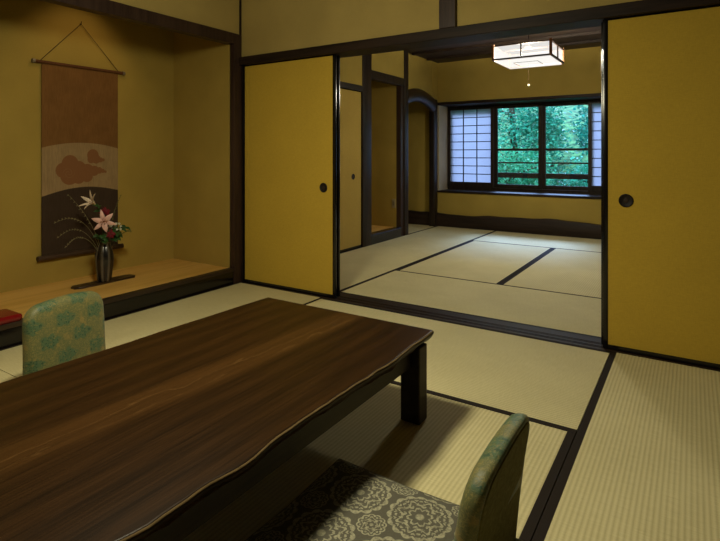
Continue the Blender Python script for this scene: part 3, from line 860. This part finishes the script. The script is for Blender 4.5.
obj('diffuser', bx(lx0 + .02, lx1 - .02, ly0 + .02, ly1 - .02, lz0 - .012, lz0 - .004, bev=.003), 'lampglow', lp)
bm = bmesh.new(); q, s = .115, .005
box(bm, cx - q, cx + q, cy - q, cy - q + s, lz0 - .015, lz0 - .012); box(bm, cx - q, cx + q, cy + q - s, cy + q, lz0 - .015, lz0 - .012)
box(bm, cx - q, cx - q + s, cy - q + s, cy + q - s, lz0 - .015, lz0 - .012); box(bm, cx + q - s, cx + q, cy - q + s, cy + q - s, lz0 - .015, lz0 - .012)
obj('diffuser_trim', bm, 'lampdark', lp)
bm = bmesh.new(); box(bm, lx0 + w, lx1 - w, cy - .015, cy + .015, lz1 - .012, lz1); box(bm, cx - .03, cx + .03, cy - .03, cy + .03, lz1, lz1 + .04, bev=.006)
obj('crossbar', bm, 'lampdark', lp)
bm = bmesh.new(); tube(bm, [(cx, cy, lz1 + .03), (cx, cy, ZC - .02)], .004, 8); tube(bm, [(cx, cy, ZC - .05), (cx, cy, ZC)], [.03, .045], 16)
obj('suspension_cord', bm, 'rim', lp)
bm = bmesh.new(); tube(bm, [(cx, cy, lz0 - .015), (cx, cy, 1.735)], .0006, 5)
pc = obj('pull_cord', bm, 'lampdark', lp)
bm = bmesh.new(); lathe(bm, [(.003, .016), (.008, .010), (.0105, .002), (.009, -.006), (.003, -.010)], 12, (cx, cy, 1.722))
obj('knob', bm, plain('cord_knob', (.8, .72, .5), .3, .5), pc, smooth=True)

# ------------------------------------------------------------------ outside: railing, garden
rl = thing('veranda_railing', 'dark wooden railing outside the window', 'railing', (-1.6, 8.2, -.2))
obj('thick_rail', bx(-3.9, 1.0, 8.17, 8.23, .682, .762), 'darkx', rl)
obj('thin_rail', bx(-3.9, 1.0, 8.185, 8.215, .908, .932), 'darkx', rl)
for x in (-3.8, -1.925, .3): obj('railing_post', bx(x - .03, x + .03, 8.17, 8.23, -.2, .96), 'dark', rl)
gr = struct('floor_garden', bx(-14, 12, WY + .12, 22, -.6, -.5), plain('garden_soil', (.03, .05, .02), .9))
struct('floor_veranda', bx(-4.2, 1.2, WY + .12, 8.35, -.3, -.2), 'darkx')
def leafmat(name, c1, c2):
    m = Mat(name, .42, .5); x, y, z = m.xyz(); n = m.noise(m.vec(x, y, z), 3.2, 4, .65)
    c = m.mix(n.step(.35, .68), c1, c2); m.col(c)
    tr = m.nt.nodes.new('ShaderNodeBsdfTranslucent'); m.nt.links.new(c.s, tr.inputs[0])
    k = m.nt.nodes.new('ShaderNodeMixShader'); k.inputs[0].default_value = .35
    m.nt.links.new(m.b.outputs[0], k.inputs[1]); m.nt.links.new(tr.outputs[0], k.inputs[2]); m.nt.links.new(k.outputs[0], m.out.inputs[0])
    return m.m
LM = [leafmat('leaf_a', (.012, .19, .10), (.05, .48, .31)), leafmat('leaf_b', (.012, .17, .11), (.04, .44, .33)), leafmat('leaf_c', (.018, .22, .09), (.07, .52, .28))]
bark = wood('bark', (.05, .04, .03), (.10, .08, .06), 2, .9, .2, 12)
def tree(name, label, x, y, z0, h, rx, ry, rz, cz, n, size, lm, lim):
    t = thing(name, label, 'tree' if name == 'tree' else 'bush', (x, y, z0))
    bm = bmesh.new()
    tube(bm, [(x, y, z0), (x + .05, y, z0 + h * .3), (x - .04, y + .05, z0 + h * .6), (x, y, z0 + h * .85)], [.10, .085, .06, .03], 10)
    for k in range(7):
        a = k * 2.4; b0 = Vector((x, y, z0 + h * (.25 + .08 * k)))
        tube(bm, [b0, b0 + Vector((math.cos(a) * rx * .35, math.sin(a) * ry * .35, .2)), b0 + Vector((math.cos(a) * rx * .75, math.sin(a) * ry * .75, .3))], [.035, .025, .012], 7)
    obj('trunk', bm, bark, t, smooth=True)
    verts, faces = [], []
    clus = []
    for k in range(46):
        while True:
            p = Vector((random.uniform(-1, 1), random.uniform(-1, 1), random.uniform(-1, 1)))
            if .3 < p.length < 1: break
        clus.append(Vector((x + p.x * rx, y + p.y * ry, cz + p.z * rz)))
    for i in range(n):
        c = random.choice(clus); p = c + Vector((random.gauss(0, .26), random.gauss(0, .26), random.gauss(0, .17)))
        if p.z < z0 + .15 or not (lim[0] + .15 < p.x < lim[1] - .15 and lim[2] + .15 < p.y < lim[3] - .15): continue
        s = size * random.uniform(.6, 1.3)
        d = Vector((random.gauss(0, 1), random.gauss(0, 1), random.gauss(-.25, .5))).normalized()
        nn = Vector((random.gauss(0, .6), random.gauss(-.4, .6), 1)).normalized(); sd = d.cross(nn).normalized() * s * .3; up = sd.cross(d).normalized() * s * .12
        b = len(verts)
        verts += [p, p + d * s * .45 + sd + up, p + d * s, p + d * s * .45 - sd + up, p + d * s * .5]
        faces += [(b, b + 4, b + 1), (b + 1, b + 4, b + 2), (b, b + 3, b + 4), (b + 3, b + 2, b + 4)]
    me = bpy.data.meshes.new('foliage'); me.from_pydata([tuple(v - Vector((x, y, z0))) for v in verts], [], faces); me.materials.append(lm)
    o = bpy.data.objects.new('foliage', me); C.objects.link(o); o.parent = t
tree('tree', 'leafy green tree seen through the left window pane', -3.3, 11.3, -.5, 4.2, 1.4, .8, 1.8, 1.5, 17000, .09, LM[0], (-6, -2.15, 10.45, 13))
tree('tree', 'leafy green tree seen through the right window pane', -.9, 11.3, -.5, 4.0, 1.4, .8, 1.7, 1.5, 17000, .09, LM[1], (-2.15, 2, 10.45, 13))
tree('bush', 'lower bright bush behind the railing left of the middle sash', -2.9, 9.6, -.5, 1.6, .95, .6, .75, .35, 8000, .075, LM[2], (-5, -1.95, 8.5, 10.4))
tree('bush', 'lower bushy shrub behind the railing right of the middle sash', -1.05, 9.5, -.5, 1.5, .9, .6, .7, .3, 8000, .075, LM[0], (-1.95, 2, 8.5, 10.4))
bm = bmesh.new(); nx, ny = 50, 14; gv = []
for i in range(nx + 1):
    row = []
    for j in range(ny + 1):
        x = -14 + 26 * i / nx; t = j / ny; y = 12.0 + 8 * t
        row.append(bm.verts.new((x, y + .4 * noise.noise(Vector((x, t * 4, 0))), -.5 + 3.6 * t ** .5 + .35 * noise.noise(Vector((x * .7, t * 5, 2))))))
    gv.append(row)
for i in range(nx):
    for j in range(ny): bm.faces.new((gv[i][j], gv[i + 1][j], gv[i + 1][j + 1], gv[i][j + 1]))
hs = Mat('hillside', .9, .2); x, y, z = hs.xyz(); nzz = hs.noise(hs.vec(x, y, z), 5, 6, .7)
hs.col(hs.mix(nzz.step(.35, .65), (.015, .06, .025), (.09, .24, .09)))
struct('floor_hillside', bm, hs.m, smooth=True)

# ------------------------------------------------------------------ light
W = bpy.data.worlds.new('World'); bpy.context.scene.world = W; W.use_nodes = True
nt = W.node_tree; bg = nt.nodes['Background']
bg.inputs[0].default_value = (.45, .62, 1.0, 1); bg.inputs[1].default_value = 4
def lamp(name, kind, loc, e, c, **k):
    l = bpy.data.lights.new(name, kind); l.energy = e; l.color = c
    for a, b in k.items(): setattr(l, a, b)
    o = bpy.data.objects.new(name, l); C.objects.link(o); o.location = loc; return o
lamp('front_room_lamp', 'POINT', (-1.45, 1.15, 2.03), 42, (1.0, .93, .65), shadow_soft_size=.15)
lamp('front_room_lamp_downlight', 'AREA', (-1.45, 1.15, 1.96), 25, (1.0, .93, .65), shape='DISK', size=.30)
lamp('back_room_bulb', 'POINT', (lc[0], lc[1], 2.02), 138, (1.0, .93, .72), shadow_soft_size=.07)
lamp('back_room_downlight', 'AREA', (lc[0], lc[1], 1.93), 9, (1.0, .93, .72), shape='SQUARE', size=.42)
s = lamp('alcove_spot', 'SPOT', (-3.30, 2.12, 2.40), 7, (1.0, .68, .36), shadow_soft_size=.03, spot_size=math.radians(75), spot_blend=.8)
s.rotation_euler = (Vector((-3.88, 2.12, 1.55)) - s.location).to_track_quat('-Z', 'Y').to_euler()
sun = lamp('sun', 'SUN', (0, 15, 8), 9.5, (.36, .52, 1.0), angle=math.radians(24))     # bright hazy sky above the trees
sun.rotation_euler = (math.radians(-46), 0, math.radians(4))
fill = lamp('garden_fill', 'SUN', (0, 5, 12), 5.4, (.45, .85, 1.0), angle=math.radians(30))  # second sun lamp, added as fill to brighten the leaves
fill.rotation_euler = (math.radians(38), 0, math.radians(25))

vs = bpy.context.scene.view_settings
bpy.context.scene.display_settings.display_device = 'sRGB'
vs.view_transform = 'Standard'; vs.look = 'None'; vs.exposure = 0; vs.gamma = 1; vs.use_curve_mapping = False
